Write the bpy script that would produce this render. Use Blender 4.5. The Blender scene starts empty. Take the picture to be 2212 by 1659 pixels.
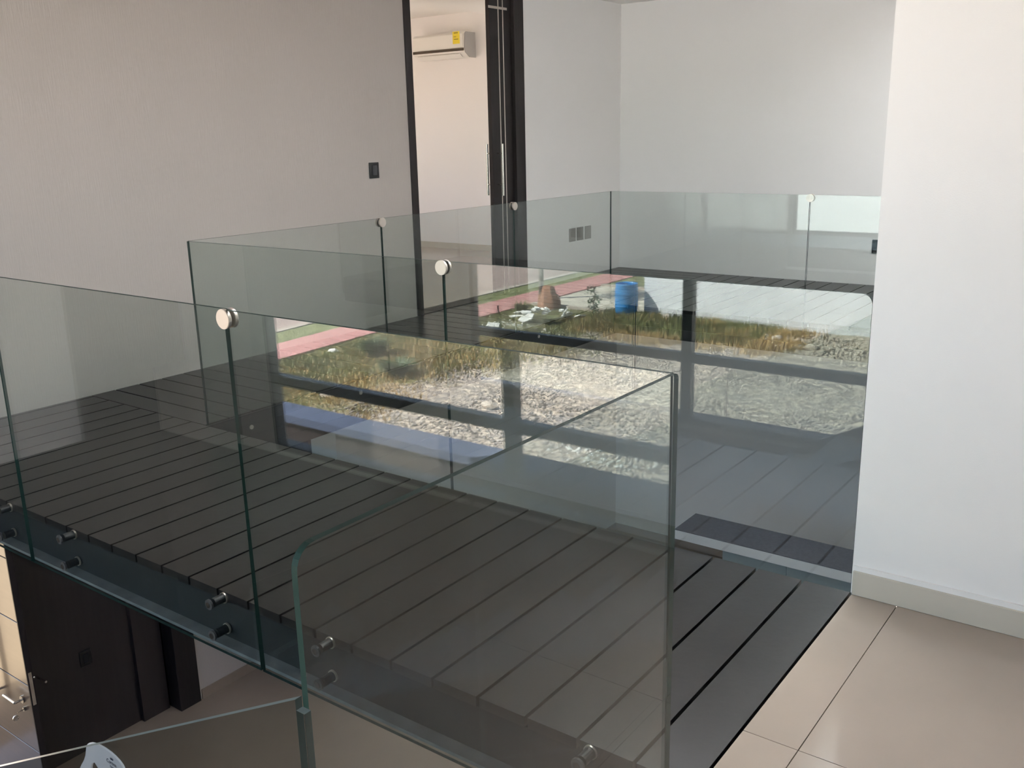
import bpy, bmesh, math, random
import numpy as np
from mathutils import Matrix, Vector

SC = bpy.context.scene
COL = SC.collection
rng = random.Random(7)
nrg = np.random.default_rng(11)

# ------------------------------------------------------------------ camera
F_PX, YAW, PITCH, ROLL = 2032.89, 0.6393, 0.2590, -0.0227
fwd = Vector((-math.sin(YAW) * math.cos(PITCH), math.cos(YAW) * math.cos(PITCH), -math.sin(PITCH)))
rgt = Vector((math.cos(YAW), math.sin(YAW), 0))
upv = rgt.cross(fwd)
r2 = math.cos(ROLL) * rgt + math.sin(ROLL) * upv
u2 = -math.sin(ROLL) * rgt + math.cos(ROLL) * upv
cam_d = bpy.data.cameras.new('camera')
cam = bpy.data.objects.new('camera', cam_d)
COL.objects.link(cam)
cam.matrix_world = Matrix(((r2.x, u2.x, -fwd.x, 0), (r2.y, u2.y, -fwd.y, 0), (r2.z, u2.z, -fwd.z, 1.4), (0, 0, 0, 1)))
cam_d.sensor_fit = 'HORIZONTAL'
cam_d.sensor_width = 36.0
cam_d.lens = F_PX / 2212 * 36.0
cam_d.clip_start = 0.05
cam_d.clip_end = 300
SC.camera = cam

# ------------------------------------------------------------------ sky, sun, exposure
SKY_STRENGTH = 1.0
SUN_STRENGTH = 52.0
w = bpy.data.worlds.new('sky')
SC.world = w
w.use_nodes = True
nt = w.node_tree
nt.nodes.clear()
sky = nt.nodes.new('ShaderNodeTexSky')
sky.sky_type = 'NISHITA'
sky.sun_disc = False
sky.sun_elevation = math.radians(46)
sky.sun_rotation = math.radians(-48)
hsv = nt.nodes.new('ShaderNodeHueSaturation')
hsv.inputs['Saturation'].default_value = 0.8
bg = nt.nodes.new('ShaderNodeBackground')
bg.inputs['Strength'].default_value = SKY_STRENGTH
wo = nt.nodes.new('ShaderNodeOutputWorld')
nt.links.new(sky.outputs[0], hsv.inputs['Color'])
nt.links.new(hsv.outputs[0], bg.inputs['Color'])
nt.links.new(bg.outputs[0], wo.inputs[0])

sun_d = bpy.data.lights.new('sun', 'SUN')
sun_d.energy = SUN_STRENGTH
sun_d.angle = math.radians(0.6)
sun_d.color = (1.0, 0.965, 0.91)
sun = bpy.data.objects.new('sun', sun_d)
COL.objects.link(sun)
sun.rotation_euler = Vector((-0.6, 0.55, 0.83)).to_track_quat('Z', 'Y').to_euler()
sun.location = (-20, 18, 30)

SC.view_settings.view_transform = 'Standard'
SC.view_settings.look = 'None'
SC.view_settings.gamma = 1.0
SC.view_settings.use_curve_mapping = False
SC.view_settings.exposure = 0.22
SC.cycles.transparent_max_bounces = 40
SC.cycles.max_bounces = 16
SC.cycles.diffuse_bounces = 6
SC.cycles.glossy_bounces = 6
SC.cycles.sample_clamp_indirect = 8.0
SC.cycles.use_adaptive_sampling = False


def portal(name, loc, rot, sx, sy):
    d = bpy.data.lights.new(name, 'AREA')
    d.shape = 'RECTANGLE'
    d.size, d.size_y = sx, sy
    d.cycles.is_portal = True
    o = bpy.data.objects.new(name, d)
    o.location = loc
    o.rotation_euler = rot
    COL.objects.link(o)


portal('window_portal', (-2.85, -1.15, 0.9), (math.radians(90), 0, 0), 4.95, 3.55)


# ------------------------------------------------------------------ materials
def srgb(r, g, b):
    return tuple(((c / 255) / 12.92 if c / 255 <= 0.04045 else ((c / 255 + 0.055) / 1.055) ** 2.4) for c in (r, g, b)) + (1,)


def mat(name, col, rough=0.6, metal=0.0, spec=0.5, noise=0.0, scale=8.0, bump=0.0, bscale=60.0, stretch=(1, 1, 1), coat=0.0, col2=None):
    m = bpy.data.materials.new(name)
    m.use_nodes = True
    t = m.node_tree
    b = t.nodes['Principled BSDF']
    b.inputs['Base Color'].default_value = col
    b.inputs['Roughness'].default_value = rough
    b.inputs['Metallic'].default_value = metal
    b.inputs['Specular IOR Level'].default_value = spec
    b.inputs['Coat Weight'].default_value = coat
    b.inputs['Coat Roughness'].default_value = 0.08
    tc = t.nodes.new('ShaderNodeTexCoord')
    mp = t.nodes.new('ShaderNodeMapping')
    mp.inputs['Scale'].default_value = stretch
    t.links.new(tc.outputs['Object'], mp.inputs['Vector'])
    if noise > 0 or col2:
        n = t.nodes.new('ShaderNodeTexNoise')
        n.inputs['Scale'].default_value = scale
        n.inputs['Detail'].default_value = 5
        t.links.new(mp.outputs[0], n.inputs['Vector'])
        r = t.nodes.new('ShaderNodeValToRGB')
        r.color_ramp.elements[0].position = 0.3
        r.color_ramp.elements[1].position = 0.7
        c2 = col2 or tuple(min(1, c * (1 + noise)) for c in col[:3]) + (1,)
        c1 = col if col2 else tuple(c * (1 - noise) for c in col[:3]) + (1,)
        r.color_ramp.elements[0].color = c1
        r.color_ramp.elements[1].color = c2
        t.links.new(n.outputs['Fac'], r.inputs[0])
        t.links.new(r.outputs[0], b.inputs['Base Color'])
    if bump > 0:
        n2 = t.nodes.new('ShaderNodeTexNoise')
        n2.inputs['Scale'].default_value = bscale
        n2.inputs['Detail'].default_value = 4
        t.links.new(mp.outputs[0], n2.inputs['Vector'])
        bp = t.nodes.new('ShaderNodeBump')
        bp.inputs['Strength'].default_value = bump
        bp.inputs['Distance'].default_value = 0.01
        t.links.new(n2.outputs['Fac'], bp.inputs['Height'])
        t.links.new(bp.outputs[0], b.inputs['Normal'])
    return m


def glass_mat(name, tint, r0):
    """Clear flat pane: each face lets light straight through and mirrors by Schlick's law."""
    m = bpy.data.materials.new(name)
    m.use_nodes = True
    t = m.node_tree
    t.nodes.clear()
    out = t.nodes.new('ShaderNodeOutputMaterial')
    tr = t.nodes.new('ShaderNodeBsdfTransparent')
    tr.inputs['Color'].default_value = tint
    gl = t.nodes.new('ShaderNodeBsdfGlossy')
    gl.inputs['Roughness'].default_value = 0.0
    gl.inputs['Color'].default_value = (1, 1, 1, 1)
    geo = t.nodes.new('ShaderNodeNewGeometry')
    dot = t.nodes.new('ShaderNodeVectorMath')
    dot.operation = 'DOT_PRODUCT'
    t.links.new(geo.outputs['Normal'], dot.inputs[0])
    t.links.new(geo.outputs['Incoming'], dot.inputs[1])

    def mth(op, a, bb):
        n = t.nodes.new('ShaderNodeMath')
        n.operation = op
        n.use_clamp = op == 'SUBTRACT'
        for i, v in enumerate((a, bb)):
            if v is None:
                continue
            if isinstance(v, (int, float)):
                n.inputs[i].default_value = v
            else:
                t.links.new(v, n.inputs[i])
        return n.outputs[0]
    c = mth('ABSOLUTE', dot.outputs['Value'], None)
    inv = mth('SUBTRACT', 1.0, c)
    p5 = mth('POWER', inv, 5.0)
    fr = mth('ADD', mth('MULTIPLY', p5, 1 - r0), r0)
    mx = t.nodes.new('ShaderNodeMixShader')
    t.links.new(fr, mx.inputs[0])
    t.links.new(tr.outputs[0], mx.inputs[1])
    t.links.new(gl.outputs[0], mx.inputs[2])
    t.links.new(mx.outputs[0], out.inputs['Surface'])
    return m


M = {}
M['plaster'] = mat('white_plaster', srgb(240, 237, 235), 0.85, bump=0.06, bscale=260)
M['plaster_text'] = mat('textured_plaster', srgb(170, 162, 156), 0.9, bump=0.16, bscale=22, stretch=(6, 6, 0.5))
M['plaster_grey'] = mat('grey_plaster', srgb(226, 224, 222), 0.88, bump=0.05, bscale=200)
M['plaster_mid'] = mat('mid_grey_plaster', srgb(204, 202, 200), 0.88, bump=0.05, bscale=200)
M['ceiling'] = mat('ceiling_paint', srgb(232, 230, 226), 0.9)
M['board'] = mat('dark_deck_wood', srgb(35, 32, 32), 0.28, spec=0.5, noise=0.15, scale=5, bump=0.04, bscale=30, stretch=(1, 1, 1))
M['board_x'] = M['board']
M['steel'] = mat('dark_painted_steel', srgb(30, 33, 36), 0.5, spec=0.3, noise=0.1, scale=6, bump=0.03)
M['steel_l'] = mat('dusty_steel_flange', srgb(98, 102, 104), 0.6, spec=0.3, noise=0.18, scale=14)
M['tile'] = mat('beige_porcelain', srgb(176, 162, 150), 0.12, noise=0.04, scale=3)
M['grout'] = mat('grout', srgb(96, 84, 74), 0.9)
M['skirt'] = mat('skirting_tile', srgb(204, 196, 182), 0.22, noise=0.04, scale=4)
M['wenge'] = mat('wenge_wood', srgb(32, 26, 26), 0.5, spec=0.35, noise=0.25, scale=4, stretch=(14, 14, 0.8), bump=0.04)
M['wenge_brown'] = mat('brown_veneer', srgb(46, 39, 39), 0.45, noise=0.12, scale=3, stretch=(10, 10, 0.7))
M['doorwood'] = mat('door_veneer', srgb(74, 58, 52), 0.3, noise=0.15, scale=3, stretch=(0.6, 10, 10), coat=0.25)
M['chrome'] = mat('brushed_steel', srgb(200, 196, 190), 0.22, metal=1.0)
M['chrome_d'] = mat('satin_steel', srgb(206, 197, 188), 0.38, metal=1.0)
M['rubber'] = mat('black_rubber', srgb(28, 30, 32), 0.5)
M['black'] = mat('black_plastic', srgb(22, 22, 24), 0.3)
M['blackgl'] = mat('black_gloss', srgb(34, 34, 38), 0.12)
M['greyplate'] = mat('grey_plate', srgb(150, 146, 142), 0.4)
M['whitepl'] = mat('white_plastic', srgb(232, 230, 224), 0.35)
M['chairpl'] = mat('chair_plastic', srgb(244, 245, 247), 0.4, noise=0.03, scale=5)
M['navy'] = mat('navy_print', srgb(32, 40, 74), 0.5)
M['yellow'] = mat('yellow_label', srgb(236, 214, 60), 0.6)
M['ink'] = mat('ink', srgb(90, 80, 30), 0.6)
M['brownstrip'] = mat('smoked_strip', srgb(70, 58, 46), 0.25)
M['alu'] = mat('grey_aluminium', srgb(62, 64, 68), 0.4)
M['granite'] = mat('dark_granite', srgb(92, 90, 96), 0.2, noise=0.1, scale=40)
M['lightstone'] = mat('light_stone', srgb(206, 208, 210), 0.35)
M['tealcab'] = mat('cabinet_front', srgb(136, 150, 154), 0.4)
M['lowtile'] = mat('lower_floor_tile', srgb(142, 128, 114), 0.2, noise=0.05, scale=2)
M['glass'] = glass_mat('railing_glass', (0.872, 0.900, 0.89, 1), 0.05)
M['pane'] = glass_mat('window_glass', (0.955, 0.958, 0.96, 1), 0.04)
fm = bpy.data.materials.new('fill_frosted_pane')
fm.use_nodes = True
fm.node_tree.nodes.clear()
_o = fm.node_tree.nodes.new('ShaderNodeOutputMaterial')
_t = fm.node_tree.nodes.new('ShaderNodeBsdfTranslucent')
_t.inputs['Color'].default_value = (0.86, 0.86, 0.86, 1)
fm.node_tree.links.new(_t.outputs[0], _o.inputs[0])
M['fill_frosted'] = fm
M['edge'] = mat('glass_edge', srgb(24, 46, 41), 0.5, spec=0.1)
M['edge_l'] = mat('glass_edge_polished', srgb(92, 106, 106), 0.3, spec=0.3)
# outdoors
M['pink'] = mat('pink_paving', srgb(190, 138, 132), 0.85, noise=0.12, scale=3, bump=0.2)
M['asphalt'] = mat('road_paving', srgb(158, 138, 130), 0.9, noise=0.16, scale=1.2, bump=0.3)
M['concrete'] = mat('pale_concrete', srgb(196, 188, 172), 0.9, noise=0.1, scale=2, bump=0.2)
M['patio'] = mat('patio_paving', srgb(126, 110, 86), 0.85, noise=0.15, scale=2, bump=0.2)
M['kerb'] = mat('kerb_concrete', srgb(176, 164, 152), 0.9, noise=0.08, scale=4)
M['outwall'] = mat('whitewashed_wall', srgb(232, 233, 235), 0.9, noise=0.07, scale=1.6, bump=0.35, bscale=14)
M['coping'] = mat('grey_coping', srgb(74, 84, 106), 0.8, noise=0.06, scale=3)
M['barrel'] = mat('blue_barrel_plastic', srgb(62, 140, 204), 0.4, noise=0.06, scale=3)
M['rock'] = mat('red_brown_rock', srgb(158, 116, 92), 0.95, noise=0.3, scale=6, bump=0.8, bscale=9)
M['rubble'] = mat('white_rubble', srgb(226, 224, 216), 0.9, noise=0.06, scale=8)
M['stone'] = mat('pale_stone', srgb(196, 184, 168), 0.95, noise=0.2, scale=14)
M['pebble'] = mat('gravel_stone', srgb(160, 152, 144), 0.95, noise=0.55, scale=3.5)
M['grass_g'] = mat('green_grass', srgb(124, 127, 86), 0.8, noise=0.35, scale=1.3)
M['grass_d'] = mat('dry_grass', srgb(186, 162, 116), 0.85, noise=0.3, scale=1.3)
M['leaf'] = mat('leaf_green', srgb(66, 88, 54), 0.6, noise=0.3, scale=8)
M['bark'] = mat('bark', srgb(112, 104, 92), 0.9, noise=0.25, scale=9, stretch=(3, 3, 0.6))


def ground_material():
    m = bpy.data.materials.new('yard_soil')
    m.use_nodes = True
    t = m.node_tree
    b = t.nodes['Principled BSDF']
    b.inputs['Roughness'].default_value = 0.95
    tc = t.nodes.new('ShaderNodeTexCoord')
    sep = t.nodes.new('ShaderNodeSeparateXYZ')
    t.links.new(tc.outputs['Object'], sep.inputs[0])

    def noise(scale, detail=5):
        n = t.nodes.new('ShaderNodeTexNoise')
        n.inputs['Scale'].default_value = scale
        n.inputs['Detail'].default_value = detail
        t.links.new(tc.outputs['Object'], n.inputs['Vector'])
        return n.outputs['Fac']

    def mr(v, a, bb, c=0.0, d=1.0):
        n = t.nodes.new('ShaderNodeMapRange')
        n.inputs['From Min'].default_value = a
        n.inputs['From Max'].default_value = bb
        n.inputs['To Min'].default_value = c
        n.inputs['To Max'].default_value = d
        t.links.new(v, n.inputs['Value'])
        return n.outputs[0]

    def op(o, a, bb):
        n = t.nodes.new('ShaderNodeMath')
        n.operation = o
        for i, v in enumerate((a, bb)):
            if isinstance(v, (int, float)):
                n.inputs[i].default_value = v
            else:
                t.links.new(v, n.inputs[i])
        return n.outputs[0]

    def mix(f, a, bb):
        n = t.nodes.new('ShaderNodeMix')
        n.data_type = 'RGBA'
        t.links.new(f, n.inputs['Factor'])
        for s, v in (('A', a), ('B', bb)):
            i = [k for k in n.inputs if k.name == s and k.type == 'RGBA'][0]
            if isinstance(v, tuple):
                i.default_value = v
            else:
                t.links.new(v, i)
        return [k for k in n.outputs if k.type == 'RGBA'][0]
    n1 = noise(0.55)
    n2 = noise(2.2)
    n3 = noise(30, 3)
    xn = op('ADD', sep.outputs['X'], mr(n1, 0.2, 0.8, -2.2, 2.2))
    g1 = mr(xn, -11.4, -12.8)                       # lawn towards the footpath
    yn = op('ADD', sep.outputs['Y'], mr(n2, 0.2, 0.8, -0.6, 0.6))
    g2 = op('MULTIPLY', mr(yn, -14.1, -14.7), mr(xn, -7.6, -9.0))   # weedy strip below the white wall
    g = op('MAXIMUM', g1, g2)
    sand = mix(mr(n2, 0.35, 0.65), srgb(182, 164, 142), srgb(160, 152, 146))
    sand = mix(mr(n3, 0.35, 0.65), sand, srgb(138, 130, 122))
    sand = mix(mr(noise(7, 4), 0.45, 0.62), sand, srgb(206, 192, 172))
    dry = mix(mr(n2, 0.3, 0.7), srgb(122, 122, 78), srgb(160, 138, 100))
    dry = mix(mr(noise(9, 4), 0.42, 0.6), dry, srgb(98, 98, 62))
    col = mix(g, sand, dry)
    t.links.new(col, b.inputs['Base Color'])
    bp = t.nodes.new('ShaderNodeBump')
    bp.inputs['Strength'].default_value = 0.9
    bp.inputs['Distance'].default_value = 0.05
    t.links.new(noise(16, 6), bp.inputs['Height'])
    t.links.new(bp.outputs[0], b.inputs['Normal'])
    return m


M['soil'] = ground_material()


# ------------------------------------------------------------------ builders
def link(name, me, parent=None, loc=None):
    o = bpy.data.objects.new(name, me)
    COL.objects.link(o)
    if loc is not None:
        o.location = loc
    if parent is not None:
        o.parent = parent
    return o


def wpos(o):
    p = Vector(o.location)
    while o.parent:
        o = o.parent
        p += Vector(o.location)
    return p


def tag(o, label, cat, group=None):
    o['label'] = label
    o['category'] = cat
    if group:
        o['group'] = group
    return o


def thing(name, label, cat, loc, group=None):
    o = bpy.data.objects.new(name, None)
    o.empty_display_size = 0.1
    COL.objects.link(o)
    o.location = loc
    return tag(o, label, cat, group)


def to_obj(name, bm, m, parent=None, origin=None, kind=None, smooth=False, mats=None):
    """bmesh in world coordinates -> object; its origin is put at `origin` (or the mesh's base centre)."""
    if origin is None:
        xs = [v.co.x for v in bm.verts]
        ys = [v.co.y for v in bm.verts]
        zs = [v.co.z for v in bm.verts]
        origin = Vector(((min(xs) + max(xs)) / 2, (min(ys) + max(ys)) / 2, min(zs)))
    origin = Vector(origin)
    for v in bm.verts:
        v.co -= origin
    bmesh.ops.recalc_face_normals(bm, faces=bm.faces)
    me = bpy.data.meshes.new(name)
    if smooth:
        for f in bm.faces:
            f.smooth = True
    bm.to_mesh(me)
    bm.free()
    for mm in (mats or [m]):
        me.materials.append(mm)
    loc = origin - wpos(parent) if parent is not None else origin
    o = link(name, me, parent, loc)
    if kind:
        o['kind'] = kind
    return o


def add_box(bm, x0, x1, y0, y1, z0, z1, bev=0.0):
    mtx = Matrix.Translation(((x0 + x1) / 2, (y0 + y1) / 2, (z0 + z1) / 2)) @ Matrix.Diagonal((x1 - x0, y1 - y0, z1 - z0, 1))
    r = bmesh.ops.create_cube(bm, size=1, matrix=mtx)
    if bev > 0:
        es = list({e for v in r['verts'] for e in v.link_edges})
        bmesh.ops.bevel(bm, geom=es, offset=bev, segments=1, affect='EDGES', profile=0.6)


def box(name, x0, x1, y0, y1, z0, z1, m, parent=None, bev=0.0, kind=None):
    bm = bmesh.new()
    add_box(bm, x0, x1, y0, y1, z0, z1, bev)
    return to_obj(name, bm, m, parent, kind=kind)


def struct(name, boxes, m):
    bm = bmesh.new()
    for b in boxes:
        add_box(bm, *b)
    return to_obj(name, bm, m, kind='structure')


def add_rod(bm, p, q, r, seg=16, r_end=None):
    p, q = Vector(p), Vector(q)
    d = q - p
    mtx = Matrix.Translation((p + q) / 2) @ d.to_track_quat('Z', 'Y').to_matrix().to_4x4()
    bmesh.ops.create_cone(bm, cap_ends=True, segments=seg, radius1=r, radius2=r if r_end is None else r_end, depth=d.length, matrix=mtx)


def rod(name, p, q, r, m, parent=None, seg=16, bev=0.0):
    bm = bmesh.new()
    add_rod(bm, p, q, r, seg)
    if bev:
        es = [e for e in bm.edges if len(e.link_faces) == 2 and any(len(f.verts) > 4 for f in e.link_faces)]
        bmesh.ops.bevel(bm, geom=es, offset=bev, segments=2, affect='EDGES')
    return to_obj(name, bm, m, parent)


def add_prism(bm, pts, place, n, t):
    """Outline pts (u,v) placed by place(u,v)->Vector and pushed along n by t."""
    a = [bm.verts.new(place(u, v)) for u, v in pts]
    b = [bm.verts.new(place(u, v) + n * t) for u, v in pts]
    fs = [bm.faces.new(a), bm.faces.new(b[::-1])]
    k = len(pts)
    sides = [bm.faces.new((a[i], b[i], b[(i + 1) % k], a[(i + 1) % k])) for i in range(k)]
    return fs, sides


def rounded(u0, u1, v0, v1, rad):
    """Rectangle outline, radii per corner (bl, br, tr, tl)."""
    out = []
    for (cx, cy, r, a0) in ((u0, v0, rad[0], 180), (u1, v0, rad[1], 270), (u1, v1, rad[2], 0), (u0, v1, rad[3], 90)):
        sx = 1 if cx == u0 else -1
        sy = 1 if cy == v0 else -1
        if r <= 0:
            out.append((cx, cy))
            continue
        for k in range(7):
            a = math.radians(a0 + 15 * k)
            out.append((cx + sx * r + r * math.cos(a), cy + sy * r + r * math.sin(a)))
    return out


# ------------------------------------------------------------------ room shell
XW = -5.074          # left wall, upper floor
YF = 8.807           # far wall
XD = -0.753          # deck / tile seam
YV = 2.75            # edge of the void nearest the camera
XV = -3.98           # edge of the void on the left
YFR = 1.653          # front edge of the walkway
Y2 = 6.82            # far edge of the void
H = 2.64             # ceiling
LOW = -3.05          # lower floor
YWIN = -1.05         # window wall behind the camera
GR = -3.4            # yard

T = 0.15
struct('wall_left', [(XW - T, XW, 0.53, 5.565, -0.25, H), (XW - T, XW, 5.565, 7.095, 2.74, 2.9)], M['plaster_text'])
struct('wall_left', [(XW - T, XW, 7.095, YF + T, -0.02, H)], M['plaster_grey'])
struct('wall_far', [(XW, XD + 0.2, YF, YF + T, -0.25, H)], M['plaster_grey'])
struct('wall_right', [(XD, 3.0, 2.754, 2.754 + T, 0.0, H), (XD, XD + T, 2.754 + T, YF, LOW, H)], M['plaster'])
struct('wall_side', [(3.0, 3.0 + T, YWIN, 2.754 + T, LOW, H), (XD + T, 3.0 + T, 2.754, 2.754 + T, LOW, -0.25)], M['plaster'])
FILL_RL = [(-2.7, -0.82, 2.95, 4.30), (-1.65, -0.82, 4.50, 8.00)]      # unseen roof lights, added over the void to brighten the far walls
struct('ceiling', [(-6.5, 3.2, -1.4, 2.95, H, H + 0.24), (-6.5, -2.7, 2.95, 4.30, H, H + 0.24), (-0.82, 3.2, 2.95, 4.30, H, H + 0.24),
                   (-6.5, 3.2, 4.30, 4.50, H, H + 0.24), (-6.5, -1.65, 4.50, 8.00, H, H + 0.24), (-0.82, 3.2, 4.50, 8.00, H, H + 0.24),
                   (-6.5, 3.2, 8.00, YF + T, H, H + 0.24)], M['ceiling'])
for k, (SX0, SX1, SY0, SY1) in enumerate(FILL_RL):  # frames and panes of the added openings, numbered on from the windows
    fill_rl = struct('window_%d' % (3 + k), [(SX0, SX0 + 0.04, SY0, SY1, H + 0.2, H + 0.28), (SX1 - 0.04, SX1, SY0, SY1, H + 0.2, H + 0.28),
                (SX0 + 0.04, SX1 - 0.04, SY0, SY0 + 0.04, H + 0.2, H + 0.28), (SX0 + 0.04, SX1 - 0.04, SY1 - 0.04, SY1, H + 0.2, H + 0.28)], M['alu'])
    box('window_pane', SX0 + 0.04, SX1 - 0.04, SY0 + 0.04, SY1 - 0.04, H + 0.235, H + 0.241, M['fill_frosted'], fill_rl)
struct('wall_recess', [(-6.5, -6.35, YWIN, 0.53, -0.25, H), (-6.5, XW - T, 0.53, 0.68, -0.25, H)], M['wenge_brown'])
# the room with the air conditioner
struct('wall_bedroom', [(-9.7, XW - T, 9.341, 9.5, -0.2, 2.9)], M['plaster'])
struct('wall_bedroom', [(-9.7, XW - T, 3.6, 3.75, -0.2, 2.9)], M['plaster'])
struct('wall_bedroom', [(-9.85, -9.7, 3.6, 5.4, -0.2, 2.9), (-9.85, -9.7, 7.8, 9.5, -0.2, 2.9),
                        (-9.85, -9.7, 5.4, 7.8, -0.2, 0.55), (-9.85, -9.7, 5.4, 7.8, 2.3, 2.9)], M['plaster'])
struct('ceiling_bedroom', [(-9.85, XW - T, 3.6, 9.5, 2.82, 3.05)], M['ceiling'])
struct('floor_bedroom', [(-9.85, XW - 0.02, 3.6, 9.5, -0.25, -0.004)], M['tile'])
struct('baseboard_bedroom', [(-9.7, XW - T, 9.325, 9.34, -0.004, 0.07)], M['skirt'])
o = struct('window_2', [(-9.80, -9.75, 5.4, 5.46, 0.55, 2.3), (-9.80, -9.75, 7.74, 7.8, 0.55, 2.3), (-9.80, -9.75, 6.57, 6.63, 0.55, 2.3),
                        (-9.80, -9.75, 5.46, 7.74, 0.55, 0.61), (-9.80, -9.75, 5.46, 7.74, 2.24, 2.3)], M['alu'])
for ya, yb in ((5.46, 6.57), (6.63, 7.74)):
    box('window_pane', -9.778, -9.772, ya, yb, 0.61, 2.24, M['pane'], o)

# window wall behind the camera
WX0, WX1, WZ0, WZ1 = -5.31, -0.4, -0.85, H
struct('wall_window', [(-6.95, WX0, YWIN - 0.07, YWIN, -0.25, 2.9), (WX1, 3.2, YWIN - 0.07, YWIN, GR, 2.9),
                       (-6.95, WX1, YWIN - 0.07, YWIN, GR, WZ0), (-6.95, WX0, YWIN - 0.07, YWIN, WZ0, -0.25)], M['plaster'])
win = box('window_1', WX0, WX1, YWIN - 0.075, YWIN + 0.03, WZ0, WZ0 + 0.05, M['alu'], kind='structure')
for xm, hw in ((WX0 + 0.02, 0.02), (-3.165, 0.043), (-1.16, 0.043), (WX1 - 0.043, 0.043)):
    box('mullion', xm - hw, xm + hw, YWIN - 0.035, YWIN + 0.035, WZ0 + 0.05, WZ1, M['alu'], win)
xs = (WX0 + 0.04, -3.208, -3.122, -1.203, -1.117, WX1 - 0.086)
for a, b in ((xs[0], xs[1]), (xs[2], xs[3]), (xs[4], xs[5])):
    box('transom', a, b, YWIN - 0.035, YWIN + 0.035, -0.348, -0.276, M['alu'], win)
    box('window_pane', a, b, YWIN - 0.004, YWIN + 0.004, WZ0 + 0.05, -0.348, M['pane'], win)
    box('window_pane', a, b, YWIN - 0.004, YWIN + 0.004, -0.276, WZ1, M['pane'], win)

# landing: tiles laid on a slab
struct('trim_1', [(XD + 0.004, 3.0, YWIN, 2.754, -0.25, -0.012)], M['grout'])
fl = box('floor', XD + 0.004, 3.0, YWIN, 2.754, -0.016, -0.010, M['grout'], kind='structure')
txs = [XD + 0.005, -0.612, -0.012, 0.588, 1.188, 1.788, 2.388, 2.99]
tys = [YWIN, -0.493, 0.707, 1.907, 2.753]
for i in range(len(txs) - 1):
    for j in range(len(tys) - 1):
        g = 0.0012
        box('floor_tile', txs[i] + g, txs[i + 1] - g, tys[j] + g, tys[j + 1] - g, -0.010, 0.0, M['tile'], fl)
bb = box('baseboard_right', XD + 0.006, 2.99, 2.740, 2.754, 0.0, 0.080, M['skirt'], kind='structure', bev=0.002)
bq = box('trim_2', XD + 0.006, 2.99, 2.746, 2.754, 0.080, 0.096, M['plaster'], kind='structure')

# ------------------------------------------------------------------ wooden walkway round the void
wk = thing('walkway', 'dark wooden plank walkway on steel beams running along the glass and round the open void', 'walkway', (-3.0, 2.2, -0.2))
PB = 0.1532
x = XD + 0.003
k = 0
while x - PB > XW + 0.02:
    box('plank', x - PB + 0.005, x - 0.005, YFR, YV + 0.003, -0.03, 0.0, M['board'], wk)
    x -= PB
    k += 1
box('plank', XW + 0.003, x - 0.004, YFR, YV + 0.003, -0.03, 0.0, M['board'], wk)
y = YV + 0.009
while y + PB < YF:
    box('plank', XW + 0.003, -4.013, y, y + PB - 0.010, -0.03, 0.0, M['board'], wk)
    y += PB
box('plank', XW + 0.003, -4.013, y, YF - 0.004, -0.03, 0.0, M['board'], wk)
x = -4.005
while x + PB < XD:
    box('plank', x, x + PB - 0.010, Y2 + 0.012, YF - 0.004, -0.03, 0.0, M['board'], wk)
    x += PB
box('plank', x, XD - 0.004, Y2 + 0.012, YF - 0.004, -0.03, 0.0, M['board'], wk)
box('gap_shade_sheet', XW + 0.003, XD - 0.001, YFR + 0.03, YV - 0.02, -0.040, -0.0305, M['black'], wk)  # black sheets added below the planks to put shade into the gaps
box('gap_shade_sheet', XW + 0.003, -4.02, YV + 0.01, YF - 0.004, -0.040, -0.0305, M['black'], wk)
box('gap_shade_sheet', -4.0, XD - 0.001, Y2 + 0.06, YF - 0.004, -0.040, -0.0305, M['black'], wk)
# beams: front channel with a protruding foot, void beams, soffits
box('steel_beam', XW + 0.003, XD - 0.001, YFR + 0.004, YFR + 0.03, -0.165, -0.031, M['steel'], wk)
box('beam_flange', XW + 0.003, XD - 0.001, YFR - 0.038, YFR + 0.12, -0.177, -0.166, M['steel_l'], wk)
box('steel_beam', XV - 0.02, XD - 0.001, YV - 0.06, YV - 0.012, -0.245, -0.031, M['steel'], wk)
bm = bmesh.new()
add_box(bm, XV - 0.012, XV, YV + 0.0, Y2, -0.245, 0.0)
to_obj('steel_beam', bm, M['steel'], wk)
box('steel_beam', XV, XD - 0.001, Y2 + 0.012, Y2 + 0.05, -0.245, -0.031, M['steel'], wk)
box('soffit', XW + 0.003, XV - 0.013, YV, YF - 0.004, -0.262, -0.246, M['steel'], wk)
box('soffit', XV - 0.012, XD - 0.001, Y2 + 0.06, YF - 0.004, -0.262, -0.246, M['steel'], wk)
box('soffit', XW + 0.003, XD - 0.001, YFR + 0.125, YV - 0.07, -0.195, -0.179, M['steel'], wk)
# bolt heads on the left void beam
for yb in (3.017, 3.829, 4.77, 5.702):
    rod('bolt_head', (XV - 0.001, yb, -0.075), (XV + 0.006, yb, -0.075), 0.012, M['chrome_d'], wk, 14)

# ------------------------------------------------------------------ glass railing
GT = 0.010


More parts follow.
